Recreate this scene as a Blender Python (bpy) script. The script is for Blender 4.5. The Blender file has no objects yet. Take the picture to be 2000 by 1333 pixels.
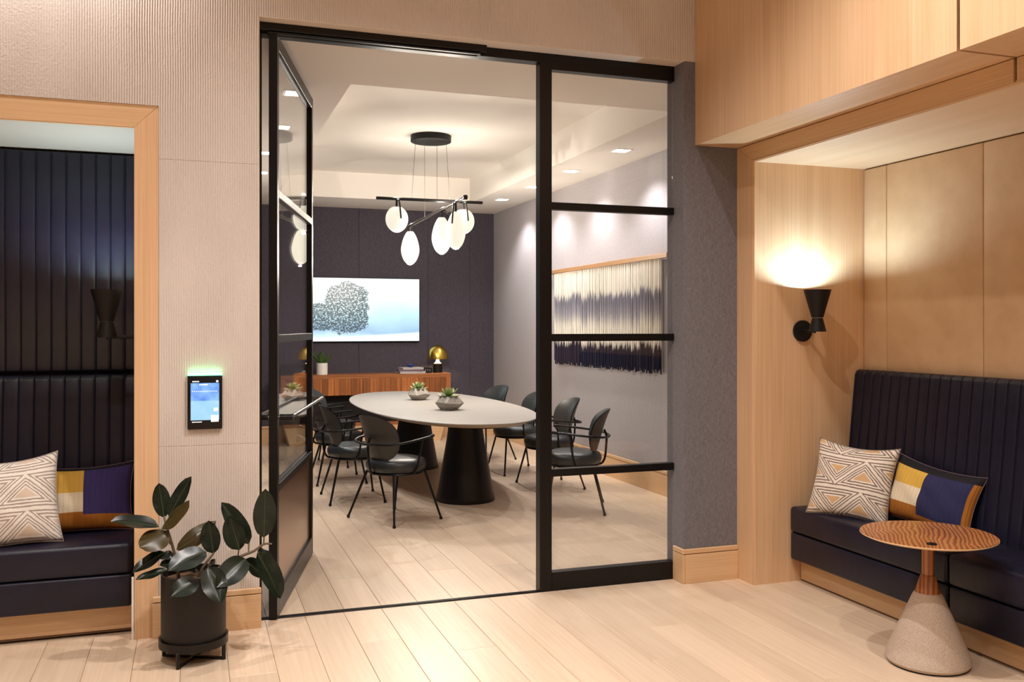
import bpy, bmesh, math, random
from mathutils import Vector, Matrix
random.seed(7)
PI = math.pi
scene = bpy.context.scene
C = scene.collection

# ------------------------------------------------------------------ camera
CAM_H = 1.5
YAW = math.atan(624 / 1801.0)            # the camera looks a little to the right of the room axis
cam_d = bpy.data.cameras.new('camera'); cam = bpy.data.objects.new('camera', cam_d); C.objects.link(cam)
cam_d.sensor_fit = 'HORIZONTAL'; cam_d.sensor_width = 36.0
cam_d.lens = 36.0 * 1801.0 / 2000.0
cam_d.shift_y = -27.5 / 2000.0
cam_d.clip_start = 0.05; cam_d.clip_end = 100
cam.location = (0, 0, CAM_H); cam.rotation_euler = (PI / 2, 0, -YAW)
scene.camera = cam

# ------------------------------------------------------------------ world, exposure
W = bpy.data.worlds.new('world'); scene.world = W; W.use_nodes = True
W.node_tree.nodes['Background'].inputs[0].default_value = (1.0, 0.9, 0.8, 1)
W.node_tree.nodes['Background'].inputs[1].default_value = 0.05
vs = scene.view_settings
vs.view_transform = 'Standard'; vs.look = 'None'; vs.exposure = 0.0; vs.gamma = 1.0; vs.use_curve_mapping = False
scene.cycles.max_bounces = 10; scene.cycles.diffuse_bounces = 5; scene.cycles.glossy_bounces = 4
scene.cycles.transparent_max_bounces = 16
scene.cycles.sample_clamp_indirect = 4.0
scene.cycles.caustics_reflective = False; scene.cycles.caustics_refractive = False

LOBBY_COL = (1.0, 0.925, 0.88); ROOM_COL = (1.0, 0.965, 0.97)
LOBBY_W = 182.0; ROOM_W = 66.0; GLOBE_E = 30.0; SCONCE_W = 29.0

# ------------------------------------------------------------------ materials
class M:
    def __init__(s, name, color=(.8, .8, .8), rough=.5, metal=0.0, spec=.5, coat=0.0, coat_rough=.1, sheen=0.0):
        s.m = bpy.data.materials.new(name); s.m.use_nodes = True
        s.n = s.m.node_tree.nodes; s.l = s.m.node_tree.links
        s.b = s.n['Principled BSDF']; s.out = s.n['Material Output']
        i = s.b.inputs
        i['Base Color'].default_value = (*color, 1); i['Roughness'].default_value = rough
        i['Metallic'].default_value = metal; i['Specular IOR Level'].default_value = spec
        i['Coat Weight'].default_value = coat; i['Coat Roughness'].default_value = coat_rough
        i['Sheen Weight'].default_value = sheen
        s._tc = None
    def new(s, t, **kw):
        n = s.n.new(t)
        for k, v in kw.items(): setattr(n, k, v)
        return n
    def set(s, sock, v):
        if hasattr(v, 'is_output') or isinstance(v, bpy.types.NodeSocket): s.l.new(v, sock)
        else: sock.default_value = v
    def coord(s, kind='Object', scale=(1, 1, 1), loc=(0, 0, 0), add=None):
        if s._tc is None: s._tc = s.new('ShaderNodeTexCoord')
        mp = s.new('ShaderNodeMapping'); mp.inputs['Scale'].default_value = scale; mp.inputs['Location'].default_value = loc
        src = s._tc.outputs[kind]
        if add is not None:
            va = s.new('ShaderNodeVectorMath', operation='ADD'); s.l.new(src, va.inputs[0]); s.l.new(add, va.inputs[1]); src = va.outputs[0]
        s.l.new(src, mp.inputs[0]); return mp.outputs[0]
    def noise(s, vec, scale=5, detail=3, rough=.5, dist=0.0):
        n = s.new('ShaderNodeTexNoise'); s.l.new(vec, n.inputs['Vector'])
        n.inputs['Scale'].default_value = scale; n.inputs['Detail'].default_value = detail
        n.inputs['Roughness'].default_value = rough; n.inputs['Distortion'].default_value = dist
        return n.outputs['Fac']
    def ramp(s, fac, stops, interp='LINEAR'):
        r = s.new('ShaderNodeValToRGB'); r.color_ramp.interpolation = interp
        e = r.color_ramp.elements
        while len(e) < len(stops): e.new(.5)
        for el, (p, c) in zip(e, stops):
            el.position = p; el.color = (*c, 1) if len(c) == 3 else c
        s.l.new(fac, r.inputs[0]); return r.outputs[0]
    def math(s, op, a, b=None, c=None, clamp=False):
        n = s.new('ShaderNodeMath', operation=op); n.use_clamp = clamp
        s.set(n.inputs[0], a)
        if b is not None: s.set(n.inputs[1], b)
        if c is not None: s.set(n.inputs[2], c)
        return n.outputs[0]
    def mix(s, fac, a, b, mode='MIX'):
        n = s.new('ShaderNodeMixRGB', blend_type=mode)
        s.set(n.inputs[0], fac); s.set(n.inputs[1], a if not isinstance(a, tuple) else (*a, 1)); s.set(n.inputs[2], b if not isinstance(b, tuple) else (*b, 1))
        return n.outputs[0]
    def base(s, v): s.set(s.b.inputs['Base Color'], v); return s
    def roughness(s, v): s.set(s.b.inputs['Roughness'], v); return s
    def bump(s, h, strength=.3, dist=.01):
        b = s.new('ShaderNodeBump'); b.inputs['Strength'].default_value = strength; b.inputs['Distance'].default_value = dist
        s.l.new(h, b.inputs['Height']); s.l.new(b.outputs[0], s.b.inputs['Normal']); return s
    def sep(s, vec):
        n = s.new('ShaderNodeSeparateXYZ'); s.l.new(vec, n.inputs[0]); return n.outputs
    def random(s):
        return s.new('ShaderNodeObjectInfo').outputs['Random']
    def emit(s, color, strength):
        s.set(s.b.inputs['Emission Color'], color if not isinstance(color, tuple) else (*color, 1))
        s.set(s.b.inputs['Emission Strength'], strength); return s

def plain(name, color, rough=.5, **k): return M(name, color, rough, **k).m

def oak(name, axis, light, dark, fine=150.0, rough=.45, vary=0.0):
    m = M(name, rough=rough)
    sc = [fine, fine, fine]; sc[axis] = 1.6
    off = None
    if vary:
        r = m.random(); cx = m.new('ShaderNodeCombineXYZ')
        k = m.math('MULTIPLY', r, 37.0)
        for i in range(3): m.l.new(k, cx.inputs[i])
        off = cx.outputs[0]
    g = m.noise(m.coord('Object', sc, add=off), 1.0, 4, .6)
    sc2 = [9.0, 9.0, 9.0]; sc2[axis] = .5
    b = m.noise(m.coord('Object', sc2, add=off), 1.0, 2, .5, .6)
    f = m.math('ADD', m.math('MULTIPLY', g, .6), m.math('MULTIPLY', b, .4))
    col = m.ramp(f, [(.36, dark), (.62, light)])
    if vary:
        hv = m.new('ShaderNodeHueSaturation')
        m.l.new(col, hv.inputs['Color'])
        m.l.new(m.math('ADD', m.math('MULTIPLY', r, vary), 1 - vary / 2), hv.inputs['Value'])
        col = hv.outputs[0]
    m.base(col); m.bump(g, .05, .004)
    return m.m

MAT = {}
MAT['plank'] = oak('oak_plank', 1, (.70, .55, .405), (.61, .46, .325), 70, .36, .15)
MAT['oak_z'] = oak('oak_veneer_upright', 2, (.735, .495, .30), (.61, .38, .205), 170, .42, .05)
MAT['oak_y'] = oak('oak_veneer_along', 1, (.715, .48, .275), (.60, .38, .20), 150, .42, .05)
MAT['oak_x'] = oak('oak_veneer_across', 0, (.715, .48, .275), (.60, .38, .20), 150, .42, .05)
MAT['rail_wood'] = oak('rail_oak', 1, (.42, .235, .11), (.30, .155, .07), 120, .45)
MAT['oak_pale'] = oak('oak_ceiling_veneer', 1, (.76, .58, .39), (.68, .49, .31), 150, .5)
MAT['walnut_z'] = oak('walnut_slat', 2, (.44, .155, .045), (.19, .058, .018), 60, .35, .75)
MAT['walnut_x'] = oak('walnut_board', 0, (.43, .165, .055), (.26, .085, .028), 60, .35)

def plaster():
    m = M('combed_plaster', (.66, .56, .48), .75, spec=.35)
    x, y, z = m.sep(m.coord('Object'))
    warp = m.noise(m.coord('Object', (1.2, 1.2, 5)), 1.0, 2)
    fine = m.noise(m.coord('Object', (90, 90, 90)), 1.0, 3, .6)
    ph = m.math('ADD', m.math('MULTIPLY', x, 2 * PI / .0115), m.math('MULTIPLY', warp, 4.0))
    s = m.math('SINE', ph)
    amp = m.ramp(m.noise(m.coord('Object', (2.5, 2.5, 1.2)), 1.0, 2), [(.35, (.35,) * 3), (.65, (1,) * 3)])
    h = m.math('ADD', m.math('MULTIPLY', s, amp), m.math('MULTIPLY', fine, 1.3))
    big = m.noise(m.coord('Object', (1.5, 1.5, 1.5)), 1.0, 3)
    c = m.ramp(big, [(.3, (.60, .54, .495)), (.7, (.68, .62, .575))])
    c = m.mix(m.math('MULTIPLY', m.math('ADD', m.math('MULTIPLY', s, -.5), .5), .15), c, (.44, .375, .335))
    m.base(c); m.bump(h, .65, .0026); return m.m
MAT['plaster'] = plaster()
MAT['plaster_smooth'] = plain('smooth_plaster', (.70, .60, .51), .8)

def woven(name, a, b, scale=320, bump=.25):
    m = M(name, rough=.9, spec=.25, sheen=.15)
    v1 = m.noise(m.coord('Object', (scale * 1.6, scale * 1.6, scale * .12)), 1.0, 2)
    v2 = m.noise(m.coord('Object', (scale * .12, scale * .12, scale * 1.6)), 1.0, 2)
    f = m.math('MULTIPLY', m.math('ADD', v1, v2), .5)
    m.base(m.ramp(f, [(.4, a), (.6, b)])); m.bump(f, bump, .002); return m.m
MAT['fabric_grey'] = woven('grey_wallcovering', (.120, .113, .126), (.205, .193, .214))
MAT['fabric_light'] = woven('pale_grey_wallcovering', (.30, .275, .288), (.40, .37, .387))
MAT['fabric_dark'] = woven('charcoal_wall_fabric', (.045, .040, .056), (.105, .092, .118))

def leather(name, a, b, rough=.38, spec=.5, crease=.25, s=1.0):
    m = M(name, rough=rough, spec=spec)
    n = m.noise(m.coord('Object', (6 * s, 6 * s, 6 * s)), 1.0, 4, .6)
    g = m.noise(m.coord('Object', (140, 140, 140)), 1.0, 3, .6)
    cr = m.noise(m.coord('Object', (30, 30, 9)), 1.0, 4, .65, 1.5)
    m.base(m.ramp(n, [(.3, a), (.72, b)]))
    m.roughness(m.math('ADD', m.math('MULTIPLY', cr, .3), rough - .15))
    m.bump(m.math('ADD', m.math('MULTIPLY', g, .5), cr), crease, .0025); return m.m
MAT['navy'] = leather('navy_leather', (.0045, .0045, .013), (.010, .010, .027), .40, .40)
MAT['navy_wall'] = leather('navy_wall_leather', (.005, .005, .015), (.012, .012, .032), .42, .5)
MAT['pale_wood'] = plain('limed_wood', (.52, .47, .39), .7)
MAT['tan'] = leather('tan_leather', (.53, .345, .195), (.61, .415, .25), .5, .4, .12)
MAT['chair'] = leather('black_leather', (.018, .021, .022), (.032, .037, .039), .36, .5, .05)
MAT['shell'] = plain('chair_shell', (.045, .043, .038), .42)
MAT['black'] = plain('black_steel', (.0035, .003, .003), .36, spec=.3)
MAT['black_matte'] = plain('black_matte', (.007, .006, .006), .55, spec=.3)
MAT['bronze_black'] = plain('dark_bronze', (.007, .0055, .005), .36, spec=.3)
MAT['pot'] = plain('charcoal_pot', (.013, .0105, .0105), .5, spec=.3)
MAT['chrome'] = plain('brushed_steel', (.16, .15, .15), .34, metal=1.0)
MAT['kick'] = plain('satin_kick_plate', (.42, .27, .19), .22, metal=.85)
MAT['white'] = plain('white_ceiling_paint', (.80, .76, .71), .9)
MAT['cream'] = plain('cream_panel', (.78, .70, .58), .7)
MAT['brass'] = plain('brushed_brass', (.78, .52, .10), .24, metal=1.0)
MAT['ceramic'] = plain('white_ceramic', (.85, .83, .80), .35)
MAT['soil'] = plain('soil_and_toe_shadow', (.16, .09, .05), .95)
MAT['stem'] = plain('woody_stem', (.10, .07, .04), .7)
MAT['book_a'] = plain('grey_book_cover', (.45, .41, .40), .7)
MAT['book_b'] = plain('plum_book_cover', (.16, .10, .13), .7)
MAT['paper'] = plain('book_pages', (.75, .68, .58), .9)
MAT['blue'] = plain('cobalt_glaze', (.02, .04, .22), .25)
MAT['orange'] = plain('orange_enamel', (.62, .14, .03), .4)
MAT['cord'] = plain('thin_cable', (.12, .11, .10), .5)

def terra():
    m = M('stone_composite', rough=.85)
    v = m.noise(m.coord('Object', (300, 300, 300)), 1.0, 3, .7)
    m.base(m.ramp(v, [(.34, (.34, .26, .20)), (.52, (.53, .43, .34)), (.66, (.62, .52, .425))])); m.bump(v, .3, .003); return m.m
MAT['stone'] = terra()
def concrete():
    m = M('veined_concrete', rough=.7)
    v = m.noise(m.coord('Object', (14, 14, 40)), 1.0, 5, .65, 1.2)
    m.base(m.ramp(v, [(.3, (.18, .155, .125)), (.5, (.31, .28, .24)), (.7, (.39, .355, .31))])); m.bump(v, .2, .004); return m.m
MAT['concrete'] = concrete()
def tabletop():
    m = M('pale_ash_top', rough=.42)
    v = m.noise(m.coord('Object', (1.5, 50, 20)), 1.0, 4, .6)
    m.base(m.ramp(v, [(.3, (.29, .265, .238)), (.7, (.355, .328, .297))])); return m.m
MAT['tabletop'] = tabletop()
MAT['table_edge'] = plain('ash_edge', (.42, .32, .22), .5)
def rosewood():
    m = M('swirled_rosewood', rough=.3)
    x, y, z = m.sep(m.coord('Object'))
    p = m.math('SUBTRACT', m.math('MULTIPLY', x, .78), m.math('MULTIPLY', y, .62)); q = m.math('ADD', m.math('MULTIPLY', x, .62), m.math('MULTIPLY', y, .78))
    cv = m.new('ShaderNodeCombineXYZ'); m.l.new(m.math('MULTIPLY', p, 5.0), cv.inputs[0]); m.l.new(m.math('MULTIPLY', q, 2.6), cv.inputs[1])
    n = m.noise(cv.outputs[0], 1.0, 3, .5, .5)
    f = m.math('ADD', m.math('MULTIPLY', m.math('SINE', m.math('ADD', m.math('MULTIPLY', n, 34.0), m.math('MULTIPLY', p, 330.0))), .5), .5)
    g = m.noise(m.coord('Object', (120, 14, 14)), 1.0, 2)
    f = m.math('ADD', m.math('MULTIPLY', f, .45), m.math('MULTIPLY', n, .55))
    m.base(m.ramp(f, [(.2, (.17, .05, .017)), (.5, (.36, .135, .042)), (.8, (.50, .22, .078))])); return m.m
MAT['rosewood'] = rosewood()
def leaf_mat():
    m = M('rubber_leaf', rough=.27, spec=.36)
    g = m.new('ShaderNodeNewGeometry')
    n = m.noise(m.coord('Object', (25, 25, 25)), 1.0, 2)
    front = m.ramp(n, [(.3, (.0035, .008, .005)), (.7, (.008, .017, .009))])
    m.base(m.mix(g.outputs['Backfacing'], front, (.048, .034, .010)))
    return m.m
MAT['leaf'] = leaf_mat()
MAT['rib'] = plain('leaf_midrib', (.07, .085, .03), .4)
def succ():
    m = M('succulent_leaf', rough=.45)
    x, y, z = m.sep(m.coord('Generated'))
    m.base(m.ramp(x, [(.0, (.10, .20, .05)), (.6, (.22, .33, .12)), (1, (.42, .40, .20))])); return m.m
MAT['succulent'] = succ()
MAT['blade'] = plain('spiky_leaf', (.07, .16, .03), .4)

def glass():
    m = M('clear_glass')
    n = m.n; n.remove(m.b)
    lw = m.new('ShaderNodeLayerWeight'); lw.inputs[0].default_value = .5
    f = m.math('ADD', m.math('MULTIPLY', m.math('POWER', lw.outputs['Facing'], 5.0), .9), .035)
    t = m.new('ShaderNodeBsdfTransparent'); t.inputs[0].default_value = (.975, .98, .98, 1)
    g = m.new('ShaderNodeBsdfGlossy'); g.inputs['Roughness'].default_value = 0.0; g.inputs[0].default_value = (1, 1, 1, 1)
    mx = m.new('ShaderNodeMixShader'); m.l.new(f, mx.inputs[0]); m.l.new(t.outputs[0], mx.inputs[1]); m.l.new(g.outputs[0], mx.inputs[2])
    m.l.new(mx.outputs[0], m.out.inputs[0]); return m.m
MAT['glass'] = glass()
def glow(name, c, e): return M(name, (.9, .9, .9), .4).emit(c, e).m
MAT['globe'] = M('opal_glass_lit', (.30, .29, .26), .35).emit((1.0, .93, .76), .86).m
MAT['lens'] = glow('downlight_lens', (1, .96, .92), 14.0)
MAT['lamp_glow'] = glow('lit_lamp_stem', (1, .86, .66), 1.6)
MAT['green_led'] = glow('green_light_bar', (.05, 1.0, .35), 3.2)

def tv():
    m = M('winter_film_screen', (.01, .01, .01), .3)
    uv = m.coord('UV'); x, y, z = m.sep(uv)
    big = m.noise(m.coord('UV', (2.2, 1.5, 1)), 1.0, 3)
    sky = m.ramp(m.math('ADD', y, m.math('MULTIPLY', big, .45)), [(.22, (.72, .93, 1.0)), (.36, (.34, .54, .74)), (.62, (.56, .82, .90)), (.98, (.86, 1, 1))])
    spk = m.noise(m.coord('UV', (58, 38, 1)), 1.0, 4, .7, .4)
    # two overlapping clouds of flakes with soft rims
    def blob(cx, cy, rx, ry):
        a = m.math('DIVIDE', m.math('SUBTRACT', x, cx), rx); b = m.math('DIVIDE', m.math('SUBTRACT', y, cy), ry)
        return m.math('ADD', m.math('POWER', m.math('ABSOLUTE', a), 2.6), m.math('POWER', m.math('ABSOLUTE', b), 2.6))
    d = m.math('MINIMUM', blob(.33, .53, .23, .46), blob(.07, .38, .22, .24))
    d = m.math('ADD', d, m.math('MULTIPLY', m.math('SUBTRACT', m.noise(m.coord('UV', (9, 6, 1)), 1.0, 4), .5), 1.2))
    inside = m.ramp(d, [(.65, (1, 1, 1)), (1.15, (0, 0, 0))])
    dark = m.ramp(m.math('ADD', spk, m.math('MULTIPLY', m.math('SUBTRACT', inside, 1.0), .3)), [(.40, (0, 0, 0)), (.50, (1, 1, 1))])
    c = m.mix(m.math('MULTIPLY', dark, m.math('MULTIPLY', inside, .95)), sky, (.015, .04, .06))
    ground = m.ramp(m.math('SUBTRACT', y, m.math('MULTIPLY', x, .09)), [(.03, (1, 1, 1)), (.06, (0, 0, 0))])
    c = m.mix(ground, c, (.85, .98, 1.0))
    m.emit(c, 1.22); return m.m
MAT['tv'] = tv()
def tablet():
    m = M('tablet_screen', (.01, .01, .01), .2)
    x, y, z = m.sep(m.coord('UV'))
    n = m.noise(m.coord('UV', (2.5, 3, 1)), 1.0, 2)
    top = m.ramp(n, [(.3, (.10, .28, .95)), (.7, (.35, .66, 1.0))])
    low = m.ramp(n, [(.3, (.36, .70, .98)), (.7, (.46, .78, 1.0))])
    c = m.mix(m.math('GREATER_THAN', y, .52), low, top)
    m.emit(c, 1.0); return m.m
MAT['tablet'] = tablet()
MAT['screen_white'] = glow('screen_white', (.9, .97, 1.0), 1.0)

def geo_pillow(dark, cream, tan):
    m = M('geometric_weave', rough=.95, spec=.1, sheen=.3)
    x, y, z = m.sep(m.coord('UV'))
    wob = m.math('MULTIPLY', m.math('SUBTRACT', m.noise(m.coord('UV', (14, 14, 1)), 1.0, 2), .5), .03)
    row = m.math('FRACT', m.math('ADD', m.math('MULTIPLY', y, 2.3), m.math('ADD', .15, wob)))
    t = m.math('ABSOLUTE', m.math('SUBTRACT', m.math('FRACT', m.math('ADD', m.math('MULTIPLY', x, 1.45), wob)), .5))
    d = m.math('ABSOLUTE', m.math('SUBTRACT', m.math('SUBTRACT', row, .12), m.math('MULTIPLY', t, 1.6)))
    edge = m.math('MINIMUM', row, m.math('SUBTRACT', 1.0, row))
    dd = m.math('MINIMUM', d, m.math('MULTIPLY', edge, 1.1))
    st = m.math('FRACT', m.math('MULTIPLY', dd, 10.5))
    fuzz = m.noise(m.coord('UV', (130, 130, 1)), 1.0, 2)
    line = m.math('GREATER_THAN', m.math('ADD', st, m.math('MULTIPLY', m.math('SUBTRACT', fuzz, .5), .7)), .54)
    c = m.mix(line, cream, dark)
    core = m.math('GREATER_THAN', dd, .34)
    c = m.mix(core, c, tan)
    m.base(c); m.bump(m.math('ADD', m.math('MULTIPLY', line, -1.0), fuzz), .4, .004); return m.m
MAT['geo_pale'] = geo_pillow((.36, .30, .255), (.80, .755, .69), (.64, .52, .41))
MAT['geo'] = geo_pillow((.20, .155, .13), (.78, .70, .60), (.60, .38, .20))
def quilt(flip):
    m = M('quilted_patchwork' + ('_b' if flip else ''), rough=.8, spec=.2, sheen=.03)
    x, y, z = m.sep(m.coord('UV'))
    cream, yel, navy, org, blk = (.72, .62, .45), (.62, .38, .07), ((.042, .034, .14) if flip else (.024, .025, .078)), (.36, .13, .018), (.012, .011, .014)
    c = m.mix(m.math('GREATER_THAN', y, .26), org, cream)
    c = m.mix(m.math('GREATER_THAN', y, .56), c, yel)
    nv = m.math('MULTIPLY', m.math('GREATER_THAN', x, .56 if flip else .46), m.math('GREATER_THAN', y, .22 if flip else .13))
    nv = m.math('MULTIPLY', nv, m.math('LESS_THAN', x, 1.0 if flip else .94))
    c = m.mix(nv, c, navy)
    if not flip: c = m.mix(m.math('GREATER_THAN', x, .94), c, org)
    c = m.mix(m.math('GREATER_THAN', y, .94 if flip else .86), c, blk)
    st = m.math('FRACT', m.math('MULTIPLY', x, 20.0))
    groove = m.math('ABSOLUTE', m.math('SUBTRACT', st, .5))
    n = m.noise(m.coord('UV', (26, 8, 1)), 1.0, 3)
    m.base(c); m.bump(m.math('ADD', m.ramp(groove, [(.0, (0,) * 3), (.15, (1,) * 3)]), m.math('MULTIPLY', n, .7)), .35, .005); return m.m
MAT['quilt'] = quilt(False); MAT['quilt_b'] = quilt(True)
def dyed():
    m = M('dip_dyed_cord', rough=.9, spec=.1)
    g = m.new('ShaderNodeObjectInfo'); r = g.outputs['Random']
    gm = m.new('ShaderNodeNewGeometry'); x, y, z = m.sep(gm.outputs['Position'])
    cm = m.new('ShaderNodeCombineXYZ'); m.l.new(m.math('MULTIPLY', y, 3.2), cm.inputs[0])
    w = m.noise(cm.outputs[0], 1.0, 3, .6)
    j = m.math('ADD', z, m.math('ADD', m.math('MULTIPLY', m.math('SUBTRACT', w, .5), .24), m.math('MULTIPLY', m.math('SUBTRACT', r, .5), .08)))
    cream, slate, navy = (.74, .705, .63), (.20, .20, .25), (.018, .018, .040)
    c = m.ramp(m.math('SUBTRACT', j, 1.0), [(.30, navy), (.345, cream), (.50, cream), (.62, (.33, .32, .36)), (.73, slate), (.80, slate), (.85, cream), (1, (.80, .75, .67))])
    m.base(c); return m.m
MAT['dyed'] = dyed()

# ------------------------------------------------------------------ mesh helpers
def bm_box(bm, a, b, bev=0.0, seg=1):
    x0, y0, z0 = [min(p, q) for p, q in zip(a, b)]; x1, y1, z1 = [max(p, q) for p, q in zip(a, b)]
    v = [bm.verts.new(p) for p in ((x0, y0, z0), (x1, y0, z0), (x1, y1, z0), (x0, y1, z0), (x0, y0, z1), (x1, y0, z1), (x1, y1, z1), (x0, y1, z1))]
    fs = [bm.faces.new([v[i] for i in q]) for q in ((3, 2, 1, 0), (4, 5, 6, 7), (0, 1, 5, 4), (1, 2, 6, 5), (2, 3, 7, 6), (3, 0, 4, 7))]
    if bev > 0:
        es = list({e for f in fs for e in f.edges})
        bmesh.ops.bevel(bm, geom=es, offset=bev, segments=seg, affect='EDGES', profile=.5)
def bm_prism(bm, poly, axis, a, b):
    """extrude a 2-D polygon along an axis; poly gives the other two coordinates in xyz order"""
    def P(p, t):
        q = list(p); q.insert(axis, t); return q
    v0 = [bm.verts.new(P(p, a)) for p in poly]; v1 = [bm.verts.new(P(p, b)) for p in poly]
    n = len(poly)
    bm.faces.new(v0); bm.faces.new(list(reversed(v1)))
    for i in range(n): bm.faces.new((v0[i], v1[i], v1[(i + 1) % n], v0[(i + 1) % n]))
    bmesh.ops.recalc_face_normals(bm, faces=bm.faces[:])
def bm_lathe(bm, prof, n=32, cx=0, cy=0, rx=1.0, ry=1.0, cap=True):
    rings = []
    for r, z in prof:
        if r < 1e-6: rings.append([bm.verts.new((cx, cy, z))])
        else: rings.append([bm.verts.new((cx + rx * r * math.cos(2 * PI * i / n), cy + ry * r * math.sin(2 * PI * i / n), z)) for i in range(n)])
    for A, B in zip(rings, rings[1:]):
        for i in range(n):
            j = (i + 1) % n
            if len(A) == 1 and len(B) == 1: continue
            if len(A) == 1: bm.faces.new((A[0], B[j], B[i]))
            elif len(B) == 1: bm.faces.new((A[i], A[j], B[0]))
            else: bm.faces.new((A[i], A[j], B[j], B[i]))
    if cap:
        if len(rings[0]) > 1: bm.faces.new(list(reversed(rings[0])))
        if len(rings[-1]) > 1: bm.faces.new(rings[-1])
    bmesh.ops.recalc_face_normals(bm, faces=bm.faces[:])
def bm_tube(bm, pts, r, n=8, cap=True, smooth_path=0):
    P = [Vector(p) for p in pts]
    if smooth_path:
        Q = []
        for i in range(len(P) - 1):
            p0 = P[max(i - 1, 0)]; p1 = P[i]; p2 = P[i + 1]; p3 = P[min(i + 2, len(P) - 1)]
            for k in range(smooth_path):
                t = k / smooth_path
                Q.append(.5 * ((2 * p1) + (p2 - p0) * t + (2 * p0 - 5 * p1 + 4 * p2 - p3) * t * t + (3 * p1 - p0 - 3 * p2 + p3) * t ** 3))
        Q.append(P[-1]); P = Q
    R = r if isinstance(r, (list, tuple)) else None
    rings = []; up = None
    for i, p in enumerate(P):
        d = (P[min(i + 1, len(P) - 1)] - P[max(i - 1, 0)]).normalized()
        if up is None: up = Vector((0, 0, 1)) if abs(d.z) < .9 else Vector((1, 0, 0))
        s = d.cross(up).normalized(); up = s.cross(d).normalized()
        rr = r if R is None else R[0] + (R[1] - R[0]) * i / (len(P) - 1)
        rings.append([bm.verts.new(p + rr * (math.cos(2 * PI * k / n) * s + math.sin(2 * PI * k / n) * up)) for k in range(n)])
    for A, B in zip(rings, rings[1:]):
        for k in range(n): bm.faces.new((A[k], A[(k + 1) % n], B[(k + 1) % n], B[k]))
    if cap: bm.faces.new(rings[0]); bm.faces.new(rings[-1])
    bmesh.ops.recalc_face_normals(bm, faces=bm.faces[:])

def mesh_of(name, bm, mat, smooth=False, sharp=.7):
    if smooth:
        for f in bm.faces: f.smooth = True
        for e in bm.edges:
            if len(e.link_faces) == 2 and e.calc_face_angle(0) > sharp: e.smooth = False
    me = bpy.data.meshes.new(name); bm.to_mesh(me); bm.free()
    if mat is not None: me.materials.append(MAT[mat] if isinstance(mat, str) else mat)
    return me
def link(name, data, parent=None, loc=None, rot=None):
    o = bpy.data.objects.new(name, data); C.objects.link(o)
    if parent is not None: o.parent = parent
    if loc is not None: o.location = loc
    if rot is not None: o.rotation_euler = rot
    return o
def obj(name, bm, mat, parent=None, smooth=False, loc=None, rot=None, sharp=.7):
    return link(name, mesh_of(name, bm, mat, smooth, sharp), parent, loc, rot)
def box(name, a, b, mat, parent=None, bev=0.0, seg=1):
    bm = bmesh.new(); bm_box(bm, a, b, bev, seg); return obj(name, bm, mat, parent, smooth=bev > 0 and seg > 1)
def tube(name, pts, r, mat, parent=None, n=8, sp=0):
    bm = bmesh.new(); bm_tube(bm, pts, r, n, True, sp); return obj(name, bm, mat, parent, smooth=True)
def lathe(name, prof, mat, parent=None, n=32, loc=None, rx=1.0, ry=1.0, cap=True):
    bm = bmesh.new(); bm_lathe(bm, prof, n, rx=rx, ry=ry, cap=cap); return obj(name, bm, mat, parent, smooth=True, loc=loc)
def tag(o, label, cat, group=None, kind=None):
    o['label'] = label; o['category'] = cat
    if group: o['group'] = group
    if kind: o['kind'] = kind
    return o
def thing(name, label, cat, loc=(0, 0, 0), rz=0.0, group=None, kind=None):
    o = link(name, None, None, loc, (0, 0, rz)); o.empty_display_size = .1
    return tag(o, label, cat, group, kind)
def copy_tree(o, parent=None):
    c = o.copy(); C.objects.link(c); c.parent = parent
    for ch in list(o.children): copy_tree(ch, c)
    return c
def spot(name, loc, power, color, angle, blend, parent=None, radius=.05, rot=(0, 0, 0)):
    d = bpy.data.lights.new(name, 'SPOT'); d.energy = power; d.color = color; d.spot_size = angle; d.spot_blend = blend; d.shadow_soft_size = radius
    return link(name, d, parent, loc, rot)

# ------------------------------------------------------------------ key planes (metres, camera over the origin)
YW = 4.765      # lobby face of the front wall
YF = 4.873      # lobby face of the steel frame
YI = 4.96       # room face of the front wall
YB = 12.216     # back wall of the meeting room
XL, XR = 0.30, 3.963
ZS = 3.074      # soffit
ZT = 3.388      # raised tray
ZL = 4.00       # lobby ceiling
XO, XJ = 0.312, 2.717   # opening in the front wall
ZO = 3.056
NX, NZ = -0.264, 2.459  # niche opening: inner jamb, inner head
CX, CZ = -0.154, 2.568  # casing outer edge
XBK = 2.789     # face of the timber bulkhead
XN = 3.075      # face of the niche casing
YE = 4.594      # end wall of the alcove
XC = 3.85       # back of the alcove

# ------------------------------------------------------------------ floor, plank by plank
fl = tag(box('floor', (-4.2, -4.2, -.10), (4.6, 12.4, -.012), 'plank'), 'pale oak plank floor running from the lobby into the meeting room', 'floor', kind='structure')
PW = .2
plank_meshes = {}
def plank(x0, y0, y1):
    key = round(y1 - y0, 2)
    if key not in plank_meshes:
        bm = bmesh.new(); bm_box(bm, (.0007, .0008, -.012), (PW - .0007, key - .0008, 0), .0016)
        plank_meshes[key] = mesh_of('plank', bm, 'plank')
    link('plank', plank_meshes[key], fl, (x0, y0, 0))
lens = [1.9, 1.5, 2.2, 1.1, 1.7]
for k in range(-9, 20):                      # lobby side, up to the track
    x0 = .15 + PW * k
    if x0 > 3.80: continue
    y = 4.87; first = [.75, 1.6, 1.15, 1.95, .5][(k * 3) % 5]
    i = k
    while y > 0.6:
        L = first if y == 4.87 else lens[i % 5]
        plank(x0, y - L, y); y = round(y - L, 3); i += 2
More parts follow.
